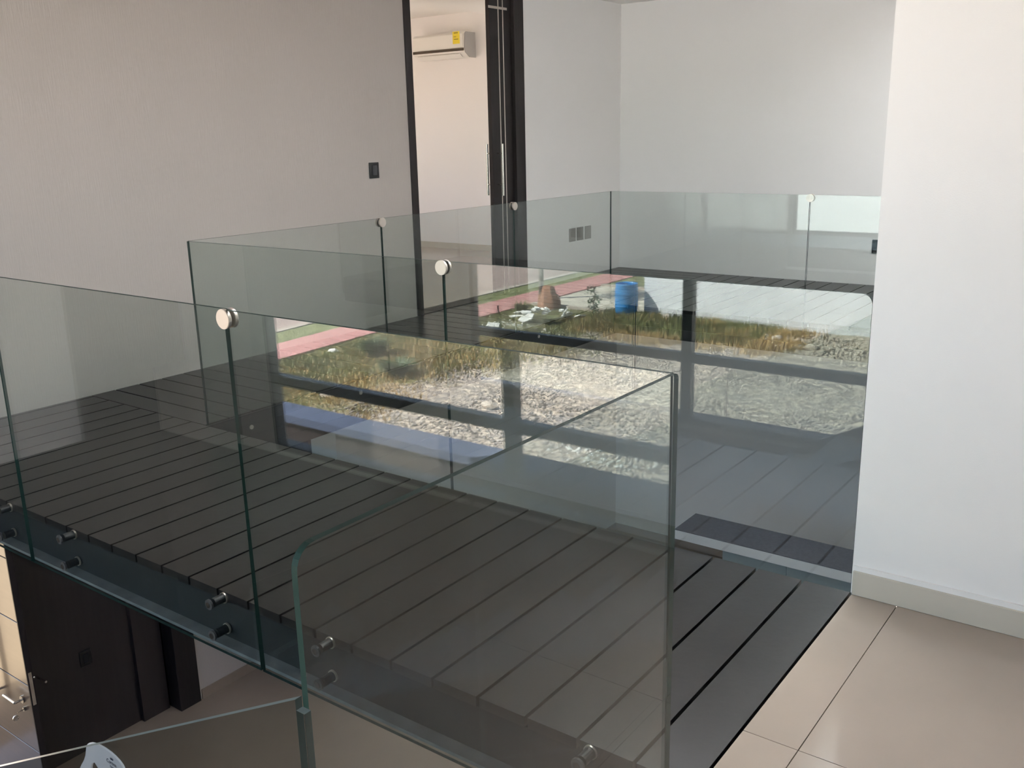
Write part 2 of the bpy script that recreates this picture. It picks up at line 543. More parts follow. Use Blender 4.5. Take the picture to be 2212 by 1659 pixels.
def panel(rail, axis, fixed, a0, a1, z0, z1, rad=(0, 0, 0, 0), tilt=0.0, pts=None, edge='edge'):
    """Upright pane. axis 'x': runs along X at y=fixed; 'y': runs along Y at x=fixed."""
    pts = pts or rounded(a0, a1, z0, z1, rad)
    bm = bmesh.new()
    if axis == 'x':
        fs, sides = add_prism(bm, pts, lambda u, v: Vector((u, fixed - GT / 2, v)), Vector((0, 1, 0)), GT)
        org = Vector(((a0 + a1) / 2, fixed, z0))
    else:
        fs, sides = add_prism(bm, pts, lambda u, v: Vector((fixed - GT / 2, u, v)), Vector((1, 0, 0)), GT)
        org = Vector((fixed, (a0 + a1) / 2, z0))
    for f in sides:
        f.material_index = 1
    o = to_obj('glass_panel', bm, None, rail, origin=org, mats=[M['glass'], M[edge]])
    if tilt:
        o.rotation_euler = (tilt, 0, 0)
    return o


def standoff(p, x, z, yg, length, dark=True):
    """Round steel fixing through the front panes, carried by the steel beam."""
    r = 0.0175
    bm = bmesh.new()
    add_rod(bm, (x, yg + GT / 2 + 0.001, z), (x, yg + length, z), r * 0.86, 16)
    s = to_obj('standoff', bm, M['rubber'], p)
    bm = bmesh.new()
    add_rod(bm, (x, yg - GT / 2 - 0.007, z), (x, yg - GT / 2 - 0.0005, z), r, 18)
    to_obj('washer', bm, M['rubber'], s)
    bm = bmesh.new()
    add_rod(bm, (x, yg - GT / 2 - 0.010, z), (x, yg - GT / 2 - 0.0075, z), r * 0.55, 12)
    to_obj('bolt_head', bm, M['chrome'], s)
    bm = bmesh.new()
    add_rod(bm, (x, yg + length - 0.006, z), (x, yg + length, z), r * 1.05, 18)
    to_obj('collar', bm, M['chrome_d'], s)


ZF = 0.9499       # top of the front railing
ZV = 0.9345       # top of the void railing
YG = 1.603
ZB = -0.178
TIL = 0.0106
fr = thing('glass_railing', 'clear glass railing along the front edge of the walkway, fixed with round standoffs', 'railing', (-2.9, YG, ZB))
panel(fr, 'x', YG, XW + 0.01, -3.558, ZB, ZF)
panel(fr, 'x', YG, -3.550, -2.175, ZB, ZF)
panel(fr, 'x', YG, -2.166, -0.799, ZB, ZF, tilt=TIL)
for xx in (-3.784, -3.300, -2.402, -1.908, -1.020):
    standoff(fr, xx, -0.020, YG, 0.05)
    standoff(fr, xx, -0.129, YG, 0.05)
sr = thing('glass_railing', 'short glass pane with a rounded corner turning from the front railing towards the stairs', 'railing', (-0.792, 1.1, -0.24))
panel(sr, 'y', -0.792, 0.640, 1.596, -0.24, 0.9515, rad=(0, 0, 0.012, 0.03))
# stair panes following the slope
sl = 0.535
xs0, zs0 = -0.800, 0.7585


def stair_poly(xa, xb):
    za, zb = zs0 + (xa - xs0) * sl, zs0 + (xb - xs0) * sl
    return [(xb, zb - 1.15), (xa, za - 1.15), (xa, za), (xb, zb)]


tr_ = thing('glass_railing', 'sloping glass stair railing at the bottom left, over the white chair', 'railing', (-2.1, 0.636, -1.5))
panel(tr_, 'x', 0.636, -2.1, -0.800, 0, 1, pts=stair_poly(-0.800, -2.1), edge='edge_l')
panel(tr_, 'x', 0.636, -3.5, -2.11, 0, 1, pts=stair_poly(-2.11, -3.5), edge='edge_l')
panel(tr_, 'x', 0.622, -0.782, -0.768, -0.24, 0.7585, edge='edge_l')

YN = 2.762
XL = -4.002
YFA = 6.812
nr = thing('glass_railing', 'clear glass railing along the near side of the void, mirroring the blue barrel', 'railing', (-2.4, YN, -0.16))
panel(nr, 'x', YN, -3.994, -2.374, -0.16, ZV)
panel(nr, 'x', YN, -2.368, XD - 0.002, -0.16, ZV, rad=(0, 0, 0.03, 0))
lr = thing('glass_railing', 'clear glass railing along the left side of the void before the doorway', 'railing', (XL, 4.8, -0.16))
for (a, b) in ((2.772, 4.104), (4.110, 5.444), (5.450, 6.796)):
    panel(lr, 'y', XL, a, b, -0.16, ZV)
rr_ = thing('glass_railing', 'clear glass railing along the far side of the void before the grey wall', 'railing', (-2.4, YFA, -0.16))
panel(rr_, 'x', YFA, -4.003, -2.355, -0.16, ZV, tilt=0.008)
panel(rr_, 'x', YFA, -2.349, XD - 0.002, -0.16, ZV, tilt=0.008)


def clamp(rail, c, axis, r=0.0285):
    d = Vector((0, 1, 0)) if axis == 'x' else Vector((1, 0, 0))
    c = Vector(c)
    t = rod('glass_clamp', c - d * 0.0175, c - d * 0.0058, r, M['chrome_d'], rail, 32, bev=0.0012)
    rod('clamp_disc', c + d * 0.0058, c + d * 0.0175, r, M['chrome_d'], t, 32, bev=0.0012)
    rod('spacer', c - d * 0.0057, c + d * 0.0057, 0.0035, M['rubber'], t, 10)


clamp(fr, (-2.1705, YG - 0.002, ZF - 0.026), 'x')
clamp(nr, (-2.371, YN, ZV - 0.024), 'x')
clamp(lr, (XL, 4.107, ZV - 0.024), 'y')
clamp(lr, (XL, 5.447, ZV - 0.024), 'y')
clamp(rr_, (-2.352, YFA + 0.004, ZV - 0.022), 'x')

# ------------------------------------------------------------------ stairs
st = thing('staircase', 'dark wooden stair flight descending behind the sloping glass at the left', 'stairs', (-3.4, 0.1, -1.5))
n = 16
for i in range(n):
    xa = -0.80 - i * 0.32
    zt = -0.178 * (i + 1)
    box('tread', xa - 0.34, xa, -0.42, 0.60, zt - 0.05, zt, M['board'], st, bev=0.003)
for yy in (-0.47, 0.60):
    bm = bmesh.new()
    add_prism(bm, [(-0.8, -0.02), (-0.8, -0.28), (-0.8 - 5.12, -0.28 - 16 * 0.178 + 0.18), (-0.8 - 5.12, -16 * 0.178 + 0.12)], lambda u, v: Vector((u, yy, v)), Vector((0, 1, 0)), 0.02)
    to_obj('stringer', bm, M['steel'], st)

# ------------------------------------------------------------------ doorway upstairs
d1 = box('door_1', XW - T - 0.01, XW + 0.012, 5.565, 5.637, 0.0, 2.74, M['wenge'], kind='structure', bev=0.002)
box('door_frame', XW - T - 0.01, XW + 0.012, 6.955, 7.095, 0.0, 2.74, M['wenge'], d1, bev=0.002)
box('door_frame', XW - T - 0.01, XW + 0.012, 5.637, 6.955, 2.62, 2.74, M['wenge'], d1)
box('threshold', XW - T - 0.01, XW + 0.004, 5.637, 6.955, -0.003, 0.006, M['wenge'], d1)
lf = box('door_leaf', XW - 0.062, XW - 0.022, 6.650, 6.952, 0.008, 2.618, M['wenge'], d1, bev=0.002)
xf = XW - 0.022
for yy in (6.775, 6.838):
    box('inlay_strip', xf, xf + 0.0015, yy - 0.006, yy + 0.006, 0.01, 2.615, M['chrome_d'], lf)
box('inlay_strip', xf, xf + 0.0015, 6.64, 6.90, 2.425, 2.445, M['chrome_d'], lf)
for sgn, xb in ((1, xf + 0.06), (-1, XW - 0.062 - 0.06)):
    yb = 6.712 if sgn > 0 else 6.70
    rod('pull_handle', (xb, yb, 0.885), (xb, yb, 1.325), 0.0105, M['chrome'], lf, 16)
    for zz in (0.98, 1.245):
        rod('handle_post', (xf if sgn > 0 else XW - 0.062, yb, zz), (xb, yb, zz), 0.006, M['chrome'], lf, 10)

# air conditioner
ac = thing('air_conditioner', 'white split air conditioner with a yellow sticker on the wall beyond the doorway', 'air conditioner', (-7.79, 9.34, 2.3))
prof = [(9.34, 2.30), (9.34, 2.585), (9.17, 2.585), (9.145, 2.565), (9.135, 2.40), (9.15, 2.355), (9.23, 2.302)]


def ac_prism(nm, x0, x1, pr, m):
    bm = bmesh.new()
    add_prism(bm, pr, lambda u, v: Vector((x0, u, v)), Vector((1, 0, 0)), x1 - x0)
    return to_obj(nm, bm, m, ac)


ac_prism('housing', -8.19, -7.385, prof, M['whitepl'])
ac_prism('end_cap', -7.385, -7.372, [(a, b) for a, b in prof], M['greyplate'])
box('front_panel', -8.175, -7.40, 9.130, 9.137, 2.41, 2.560, M['whitepl'], ac, bev=0.002)
box('display_strip', -8.185, -7.39, 9.127, 9.136, 2.372, 2.402, M['brownstrip'], ac)
fp = box('air_flap', -8.13, -7.47, 9.145, 9.215, 2.300, 2.304, M['whitepl'], ac)
fp.rotation_euler = (math.radians(-34), 0, 0)
fp.location = Vector(fp.location) + Vector((0, 0, 0.022))
sk = box('energy_sticker', -7.545, -7.44, 9.126, 9.129, 2.452, 2.59, M['yellow'], ac)
box('printed_line', -7.525, -7.46, 9.1252, 9.126, 2.50, 2.506, M['ink'], sk)
box('printed_line', -7.525, -7.46, 9.1252, 9.126, 2.57, 2.577, M['ink'], sk)
box('printed_line', -7.53, -7.49, 9.1252, 9.126, 2.53, 2.534, M['ink'], sk)

# switch and sockets on the left wall
sw = thing('light_switch', 'black light switch plate on the left wall beside the doorway', 'switch', (XW, 5.163, 1.165))
box('plate', XW, XW + 0.008, 5.112, 5.214, 1.108, 1.223, M['black'], sw, bev=0.003)
box('rocker', XW + 0.008, XW + 0.013, 5.140, 5.188, 1.128, 1.203, M['blackgl'], sw, bev=0.002)
for nm, ya, yb in (('first grey wall socket from the door on the left wall', 7.815, 7.930), ('middle grey wall socket of the three on the left wall', 7.960, 8.075), ('grey wall socket nearest the far corner on the left wall', 8.105, 8.220)):
    so = thing('wall_socket', nm, 'socket', (XW, (ya + yb) / 2, 0.43), 'three sockets on the left wall')
    box('plate', XW, XW + 0.008, ya, yb, 0.365, 0.495, M['greyplate'], so, bev=0.003)
    box('insert', XW + 0.008, XW + 0.010, ya + 0.03, yb - 0.03, 0.40, 0.465, M['greyplate'], so, bev=0.001)
so = thing('wall_socket', 'black glossy socket box low on the far wall beside the white wall corner', 'socket', (-2.38, YF, 0.35))
box('plate', -2.452, -2.315, YF - 0.012, YF, 0.292, 0.412, M['blackgl'], so, bev=0.003)
box('insert', -2.425, -2.345, YF - 0.016, YF - 0.012, 0.315, 0.388, M['black'], so, bev=0.001)

# ------------------------------------------------------------------ lower floor
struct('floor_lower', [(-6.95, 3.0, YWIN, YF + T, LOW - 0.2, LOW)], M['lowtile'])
struct('wall_lower_left', [(-5.38, -5.10, 4.62, YF, LOW, -0.263)], M['plaster_mid'])
struct('wall_lower_far', [(-6.95, XD + 0.2, YF, YF + T, LOW, -0.25)], M['plaster'])
struct('wall_corridor', [(-6.35, -6.20, 3.93, YF, LOW, -0.25)], M['plaster_text'])
struct('wall_brown', [(-6.5, -6.35, 2.68, 3.93, LOW, -0.25)], M['wenge_brown'])
struct('wall_lower_outer', [(-6.95, -6.80, YWIN, 1.35, LOW, -0.25), (-6.95, -6.80, 1.35, 2.53, -0.58, -0.25), (-6.95, -6.35, 2.53, 2.68, LOW, -0.25),
                            (-6.95, -6.80, 2.68, YF, LOW, -0.25)], M['wenge_brown'])
struct('wall_lower_front', [(-6.8, -0.8, YWIN, YWIN + 0.03, LOW, -0.9)], M['wenge_brown'])
struct('patio', [(-16.0, -6.95, -1.0, 3.6, GR - 0.1, LOW - 0.02)], M['patio'])
struct('ceiling_lower_and_shade_canopy', [(-8.9, -6.95, 0.3, 3.6, -0.25, -0.10), (-6.95, XW - 0.001, 0.68, 3.6, -0.25, -0.01), (-6.95, -6.5, YWIN, 0.68, -0.25, -0.01)], M['ceiling'])  # outermost box is an unseen canopy, added to shade the patio by the door
struct('baseboard_lower', [(-6.2, -6.188, 3.95, YF, LOW, LOW + 0.085), (-5.10, XD, YF - 0.012, YF, LOW, LOW + 0.085), (-5.10, -5.088, 4.62, YF - 0.012, LOW, LOW + 0.085)], M['lowtile'])
struct('trim_3', [(-6.35, -6.31, 3.49, 3.72, LOW, -0.25)], M['wenge_brown'])
dl = box('door_2', -6.35, -6.18, 3.74, 3.93, LOW, -0.25, M['wenge'], kind='structure', bev=0.003)
d3 = box('door_3', -5.46, -5.385, 4.60, 4.74, LOW, -0.80, M['wenge'], kind='structure', bev=0.003)
box('door_frame', -6.18, -5.46, 4.60, 4.74, -0.98, -0.80, M['wenge'], d3)
box('lintel_panel', -6.18, -5.385, 4.64, 4.74, -0.80, -0.263, M['plaster_grey'], d3)
sl2 = thing('light_switch', 'black light switch on the dark brown wall below the walkway', 'switch', (-6.35, 3.12, -2.31))
box('plate', -6.35, -6.34, 3.075, 3.165, -2.37, -2.245, M['black'], sl2, bev=0.003)
box('rocker', -6.34, -6.336, 3.10, 3.14, -2.345, -2.27, M['blackgl'], sl2, bev=0.001)

# front door standing open
YD = 2.5
fd = thing('front_door', 'open wooden front door seen on its edge, daylit at the bottom left corner', 'door', (-6.3, YD, LOW))
z0 = LOW + 0.01
prev = z0
for zz in (-2.54, -2.03, -1.57, -1.12, -0.60):
    box('door_panel', -6.78, -5.862, YD - 0.02, YD + 0.02, prev + 0.003, zz - 0.003, M['doorwood'], fd, bev=0.002)
    prev = zz
box('door_edge', -5.862, -5.855, YD - 0.02, YD + 0.02, z0, -0.60, M['wenge'], fd)
box('lock_plate', -5.855, -5.853, YD - 0.011, YD + 0.011, -2.18, -1.94, M['chrome'], fd)
lk = rod('lever_rose', (-5.93, YD + 0.02, -2.03), (-5.93, YD + 0.03, -2.03), 0.024, M['chrome'], fd, 18)
rod('lever', (-5.93, YD + 0.03, -2.03), (-5.93, YD + 0.065, -2.03), 0.008, M['chrome'], lk, 10)
rod('lever', (-5.93, YD + 0.065, -2.03), (-5.79, YD + 0.065, -2.02), 0.008, M['chrome'], lk, 10)
lk = rod('lever_rose', (-5.97, YD - 0.03, -2.17), (-5.97, YD - 0.02, -2.17), 0.026, M['chrome'], fd, 18)
rod('lever', (-5.97, YD - 0.075, -2.17), (-5.97, YD - 0.03, -2.17), 0.008, M['chrome'], lk, 10)
rod('lever', (-6.12, YD - 0.075, -2.165), (-5.97, YD - 0.075, -2.17), 0.009, M['chrome'], lk, 10)
ky = rod('lock_cylinder', (-5.955, YD - 0.035, -2.235), (-5.955, YD - 0.02, -2.235), 0.014, M['chrome'], fd, 14)
rod('key', (-5.955, YD - 0.075, -2.235), (-5.955, YD - 0.035, -2.235), 0.004, M['chrome'], ky, 8)
rod('key_bow', (-5.960, YD - 0.09, -2.27), (-5.952, YD - 0.09, -2.27), 0.02, M['chrome'], ky, 14)
pb = rod('pull_bar', (-6.28, YD - 0.07, -2.30), (-6.28, YD - 0.07, -1.25), 0.016, M['chrome_d'], fd, 14)
for zz in (-2.2, -1.35):
    rod('bar_post', (-6.28, YD - 0.07, zz), (-6.28, YD - 0.02, zz), 0.008, M['chrome_d'], pb, 8)

# kitchen counter seen through the void
kc = thing('kitchen_counter', 'dark topped kitchen counter with a pale front edge downstairs, seen through the void', 'counter', (-2.2, 7.4, LOW))
box('worktop', -3.52, XD - 0.01, 7.13, 7.56, -2.06, -2.05, M['granite'], kc, bev=0.002)
box('front_apron', -3.52, XD - 0.01, 7.13, 7.15, -2.145, -2.061, M['lightstone'], kc, bev=0.002)
box('underside', -3.52, XD - 0.01, 7.151, 7.56, -2.145, -2.061, M['lightstone'], kc)
for k, xa in enumerate((-3.08, -2.5, -1.92, -1.34)):
    dd = box('cabinet_door', xa + 0.003, xa + 0.577, 7.18, 7.20, LOW + 0.08, -2.15, M['tealcab'], kc, bev=0.002)
    rod('door_pull', (xa + 0.5, 7.17, -2.45), (xa + 0.5, 7.17, -2.3), 0.005, M['chrome'], dd, 8)
box('carcass', -3.08, XD - 0.01, 7.20, 7.55, LOW + 0.08, -2.146, M['tealcab'], kc)
box('plinth', -3.06, XD - 0.01, 7.24, 7.5, LOW, LOW + 0.08, M['steel'], kc)


# ------------------------------------------------------------------ white plastic chair
def chair(cx, cy):
    t = thing('plastic_chair', 'white plastic armchair with dark blue lettering, behind the stair glass', 'chair', (cx, cy, LOW))
    zb = LOW
    ya = cy
    # back: comb shaped shell, leaning a little backwards

    def pl(u, v):
        return Vector((cx + u, ya + 0.10 * (v - 0.42), zb + v))
    top = []
    for k in range(13):
        a = math.pi * k / 12
        top.append((0.215 * math.cos(a) * (1 if abs(math.cos(a)) < .99 else 1), 0.80 + 0.095 * math.sin(a) ** 0.75))
    left = [(-0.225, 0.76), (-0.245, 0.72), (-0.275, 0.68), (-0.30, 0.64), (-0.29, 0.60), (-0.24, 0.58), (-0.22, 0.50), (-0.21, 0.42)]
    right = [(-u, v) for u, v in left][::-1]
    slots = []
    for u0, u1, h in ((-0.165, -0.075, 0.755), (-0.045, 0.045, 0.745), (0.075, 0.165, 0.755)):
        m_ = (u0 + u1) / 2
        slots += [(u0, 0.46), (u0, h - 0.05), (u0 + 0.012, h - 0.02), (m_, h), (u1 - 0.012, h - 0.02), (u1, h - 0.05), (u1, 0.46)]
    pts = right[:-0 or None][::1]
    outline = top + left + [(-0.19, 0.42), (-0.19, 0.46)] + slots + [(0.19, 0.46), (0.19, 0.42)] + right
    bm = bmesh.new()
    add_prism(bm, outline, pl, Vector((0, 1, 0)), 0.012)
    to_obj('backrest', bm, M['chairpl'], t)
    bm = bmesh.new()
    add_box(bm, cx - 0.19, cx + 0.19, ya - 0.008, ya + 0.012, zb + 0.40, zb + 0.46, 0.003)
    to_obj('back_rail', bm, M['chairpl'], t)
    bm = bmesh.new()
    # seat dished with a rolled front edge (the chair faces the stairs)
    nu, nv = 8, 8
    vs = []
    for j in range(nv + 1):
        row = []
        for i in range(nu + 1):
            u = -0.23 + 0.46 * i / nu
            v = 0.44 * j / nv
            z = 0.41 + 0.035 * (j / nv) - 0.02 * math.cos(u / 0.23 * 1.4) - (0.05 * max(0, j - nv + 1))
            row.append(bm.verts.new((cx + u, ya - v, zb + z)))
        vs.append(row)
    for j in range(nv):
        for i in range(nu):
            bm.faces.new((vs[j][i], vs[j][i + 1], vs[j + 1][i + 1], vs[j + 1][i]))
    r = bmesh.ops.solidify(bm, geom=bm.faces[:], thickness=0.012)
    to_obj('seat', bm, M['chairpl'], t, smooth=True)
    for sx in (-1, 1):
        for v, sp in ((0.02, -0.04), (0.42, 0.03)):
            bm = bmesh.new()
            add_rod(bm, (cx + sx * 0.25, ya - v - sp, zb), (cx + sx * 0.215, ya - v, zb + 0.41), 0.02, 10, 0.028)
            to_obj('leg', bm, M['chairpl'], t, smooth=False)
        bm = bmesh.new()
        add_rod(bm, (cx + sx * 0.275, ya - 0.44, zb + 0.42), (cx + sx * 0.285, ya - 0.40, zb + 0.64), 0.022, 10)
        add_box(bm, cx + sx * 0.285 - 0.028, cx + sx * 0.285 + 0.028, ya - 0.43, ya - 0.03, zb + 0.63, zb + 0.65, 0.005)
        to_obj('armrest', bm, M['chairpl'], t)
    # printed lettering on the outer face of the backrest

    def text(s, size, u, v, sx=1.0):
        c = bpy.data.curves.new('lettering', 'FONT')
        c.body = s
        c.size = size
        c.align_x = 'CENTER'
        c.extrude = 0.0004
        tmp = bpy.data.objects.new('tmp', c)
        COL.objects.link(tmp)
        dg = bpy.context.evaluated_depsgraph_get()
        me = bpy.data.meshes.new_from_object(tmp.evaluated_get(dg))
        bpy.data.objects.remove(tmp)
        me.materials.clear()
        me.materials.append(M['navy'])
        o = link('lettering', me, t)
        pos = pl(u, v)
        o.location = pos + Vector((0, -0.003, 0)) - Vector((cx, cy, LOW))
        o.rotation_euler = (math.radians(90 - 5.7), 0, 0)
        o.scale = (sx, 1, 1)
    text('Corona', 0.034, 0.075, 0.822)
    text('Extra', 0.020, 0.080, 0.800)
    bm = bmesh.new()
    c0 = pl(0.080, 0.853) + Vector((0, -0.003, 0))
    crown = [(-0.022, 0.0), (0.022, 0.0), (0.026, 0.018), (0.012, 0.008), (0.008, 0.022), (0.0, 0.010), (-0.008, 0.022), (-0.012, 0.008), (-0.026, 0.018)]
    add_prism(bm, crown, lambda u, v: c0 + Vector((u * 0.7, 0.10 * v, v * 0.7)), Vector((0, -1, 0)), 0.0006)
    to_obj('crown_print', bm, M['navy'], t)
    return t


chair(-5.00, 2.44)

# ------------------------------------------------------------------ yard outside the window
def grid_ground(name, x0, x1, y0, y1, nx, ny, z, amp, m):
    from mathutils import noise as mn
    xs = np.linspace(x0, x1, nx)
    ys = np.linspace(y0, y1, ny)
    vs = [(a, b, z + amp * mn.noise(Vector((a * 0.6, b * 0.6, 0))) + amp * .5 * mn.noise(Vector((a * 2.1, b * 2.1, 3)))) for b in ys for a in xs]
    fs = [(j * nx + i, j * nx + i + 1, (j + 1) * nx + i + 1, (j + 1) * nx + i) for j in range(ny - 1) for i in range(nx - 1)]
    me = bpy.data.meshes.new(name)
    me.from_pydata(vs, [], fs)
    me.materials.append(m)
    for p in me.polygons:
        p.use_smooth = True
    o = link(name, me)
    o['kind'] = 'structure'
    return o


grid_ground('yard_ground', -15.75, 12, -17.2, -1.2, 110, 70, GR - 0.03, 0.035, M['soil'])
struct('far_ground', [(-60, 40, -70, 25, GR - 0.5, GR - 0.12)], M['soil'])
struct('lawn_base', [(-17.0, -15.75, -40, 6, GR - 0.119, GR - 0.02)], M['soil'])
fp_ = struct('footpath', [(-16.95, -15.75, -45, 6, GR - 0.02, GR + 0.015)], M['pink'])
struct('verge', [(-17.95, -16.95, -45, 6, GR - 0.11, GR - 0.005)], M['grass_g'])
struct('kerb', [(-18.2, -17.95, -45, 6, GR - 0.11, GR + 0.02)], M['kerb'])
struct('road', [(-27, -18.2, -45, 6, GR - 0.118, GR - 0.06)], M['asphalt'])
struct('wall_outside', [(-12.18, 12.0, -17.3, -16.98, GR - 0.4, GR + 3.3)], M['outwall'])
struct('driveway', [(-15.68, -12.3, -20.5, -16.75, GR - 0.119, GR - 0.0)], M['concrete'])
struct('trim_4', [(-15.68, -12.3, -16.75, -16.60, GR - 0.1, GR + 0.06), (-15.68, -12.3, -20.65, -20.5, GR - 0.1, GR + 0.06)], M['kerb'])
struct('garden', [(-15.75, -12.3, -34, -20.65, GR - 0.119, GR - 0.01)], M['grass_g'])
pw = struct('wall_porch', [(-9.0, 4.0, -3.15, -2.93, GR - 0.2, -1.53)], M['wenge_brown'])  # dark colour carries the shade of the inner face
struct('trim_5', [(-9.0, 4.0, -3.20, -2.88, -1.53, -1.45)], M['coping'])
struct('porch_floor', [(-9.0, 4.0, -2.93, YWIN - 0.2, GR - 0.2, GR - 0.0)], M['coping'])


STUFF = {'grass': [], 'gravel': []}


def stuff_mesh(kind, verts, faces, m):
    STUFF[kind].append((verts, faces, m))


def build_stuff(kind, label):
    mats = []
    vs, fs, ix, off = [], [], [], 0
    for v, f, m in STUFF[kind]:
        if m not in mats:
            mats.append(m)
        vs.append(v)
        fs.append(f + off)
        ix.append(np.full(len(f), mats.index(m)))
        off += len(v)
    verts, faces, idx = np.concatenate(vs), np.concatenate(fs), np.concatenate(ix)
    me = bpy.data.meshes.new(kind)
    nf = len(faces)
    me.vertices.add(len(verts))
    me.vertices.foreach_set('co', verts.astype(np.float32).ravel())
    me.loops.add(nf * 3)
    me.loops.foreach_set('vertex_index', faces.astype(np.int32).ravel())
    me.polygons.add(nf)
    me.polygons.foreach_set('loop_start', (np.arange(nf) * 3).astype(np.int32))
    me.polygons.foreach_set('material_index', idx.astype(np.int32))
    me.update(calc_edges=True)
    me.validate()
    for m in mats:
        me.materials.append(m)
    o = link(kind, me)
    o['kind'] = 'stuff'
    tag(o, label, kind)


def blades(n, sampler, h0, h1, m):
    xy = sampler(n)
    n = len(xy)
    a = nrg.uniform(0, 2 * np.pi, n)
    h = nrg.uniform(h0, h1, n)
    wd = nrg.uniform(0.008, 0.018, n)
    lean = nrg.uniform(0.1, 0.7, n) * h
    la = nrg.uniform(0, 2 * np.pi, n)
    base = np.c_[xy, np.full(n, GR - 0.05)]
    v0 = base + np.c_[np.cos(a) * wd, np.sin(a) * wd, np.zeros(n)]
    v1 = base - np.c_[np.cos(a) * wd, np.sin(a) * wd, np.zeros(n)]
    v2 = base + np.c_[np.cos(la) * lean, np.sin(la) * lean, h + 0.03]
    V = np.stack([v0, v1, v2], 1).reshape(-1, 3)
    Fc = np.arange(3 * n).reshape(-1, 3)
    stuff_mesh('grass', V, Fc, m)


def uni(x0, x1, y0, y1):
    return lambda n: np.c_[nrg.uniform(x0, x1, n), nrg.uniform(y0, y1, n)]


def clumps(x0, x1, y0, y1, k, s):
    def f(n):
        c = np.c_[nrg.uniform(x0, x1, k), nrg.uniform(y0, y1, k)]
        i = nrg.integers(0, k, n)
        p = c[i] + nrg.normal(0, s, (n, 2))
        return p[(p[:, 0] > -15.72) & (p[:, 1] > -16.9)]
    return f


blades(34000, lambda n: (lambda p: p[p[:, 0] < -12.2 + 1.2 * np.sin(p[:, 1] * 0.9) + nrg.normal(0, .5, len(p))])(uni(-15.72, -10.6, -16.5, -4.5)(n)), 0.03, 0.10, M['grass_g'])
blades(9000, uni(-13.2, -8.2, -16.9, -14.4), 0.05, 0.22, M['grass_g'])
blades(14000, clumps(-13.0, -7.4, -16.8, -13.9, 40, 0.25), 0.04, 0.18, M['grass_d'])
blades(9000, clumps(-14.8, -11.2, -12.5, -5.5, 60, 0.3), 0.03, 0.12, M['grass_d'])
blades(4000, uni(-17.9, -17.0, -24, -6), 0.03, 0.07, M['grass_g'])


def pebbles(n, sampler, r0, r1, m):
    xy = sampler(n)
    n = len(xy)
    octv = np.array([(1, 0, 0), (-1, 0, 0), (0, 1, 0), (0, -1, 0), (0, 0, 1), (0, 0, -1)], float)
    octf = np.array([(0, 2, 4), (2, 1, 4), (1, 3, 4), (3, 0, 4), (2, 0, 5), (1, 2, 5), (3, 1, 5), (0, 3, 5)])
    r = nrg.uniform(r0, r1, n) * nrg.uniform(0.6, 1.0, n)
    ang = nrg.uniform(0, 6.28, n)
    V = octv[None] * (r[:, None, None] * nrg.uniform(0.6, 1.3, (n, 6, 1)))
    V[:, :, 2] *= 0.7
    cx, sx = np.cos(ang)[:, None], np.sin(ang)[:, None]
    V = np.stack([V[:, :, 0] * cx - V[:, :, 1] * sx, V[:, :, 0] * sx + V[:, :, 1] * cx, V[:, :, 2]], -1)
    V = V + np.c_[xy, np.full(n, GR - 0.02)][:, None]
    Fc = (octf[None] + 6 * np.arange(n)[:, None, None]).reshape(-1, 3)
    stuff_mesh('gravel', V.reshape(-1, 3), Fc, m)


pebbles(16000, uni(-12.0, -3.5, -15.5, -6.0), 0.014, 0.04, M['pebble'])
pebbles(1500, uni(-9.0, -5.0, -16.8, -14.0), 0.03, 0.09, M['stone'])


def lump(name, c, r, m, label=None, cat=None, seed=0, sub=2, amp=0.3, group=None, cut=None, parent=None):
    from mathutils import noise as mn
    bm = bmesh.new()
    bmesh.ops.create_icosphere(bm, subdivisions=sub, radius=1)
    for v in bm.verts:
        d = 1 + amp * mn.noise(v.co * 1.7 + Vector((seed * 3.1, seed, 0))) + amp * .4 * mn.noise(v.co * 4 + Vector((seed, 5, 0)))
        v.co = Vector((v.co.x * r[0] * d, v.co.y * r[1] * d, max(v.co.z, -0.55) * r[2] * d)) + Vector(c)
    o = to_obj(name, bm, m, parent)
    if label:
        tag(o, label, cat, group)
    return o


def ang_rock(c, w_, d_, h_):
    bm = bmesh.new()
    ring = [(-1, -.8), (.1, -1), (1, -.5), (.9, .7), (0, 1), (-.9, .6)]
    lv = [(0, 1.0, 0), (.35, 1.02, .02), (.62, .9, -.03), (.67, .68, -.12), (.93, .6, -.10), (1.0, .42, -.14)]
    rows = []
    for k, (z, s, sh) in enumerate(lv):
        rows.append([bm.verts.new((c[0] + (a * s + sh) * w_ + rng.uniform(-.06, .06) * w_, c[1] + b * s * d_ + rng.uniform(-.06, .06) * d_, c[2] + z * h_ + rng.uniform(-.03, .03) * h_)) for a, b in ring])
    for k in range(len(rows) - 1):
        for i in range(6):
            j = (i + 1) % 6
            bm.faces.new((rows[k][i], rows[k][j], rows[k + 1][j], rows[k + 1][i]))
    bm.faces.new(rows[0][::-1])
    bm.faces.new(rows[-1])
    bmesh.ops.subdivide_edges(bm, edges=bm.edges[:], cuts=1, use_grid_fill=True, fractal=0.15, seed=3)
    return to_obj('boulder', bm, M['rock'])


tag(ang_rock((-14.95, -16.45, GR - 0.05), 0.30, 0.30, 0.66), 'tall reddish brown boulder standing at the edge of the driveway', 'rock')

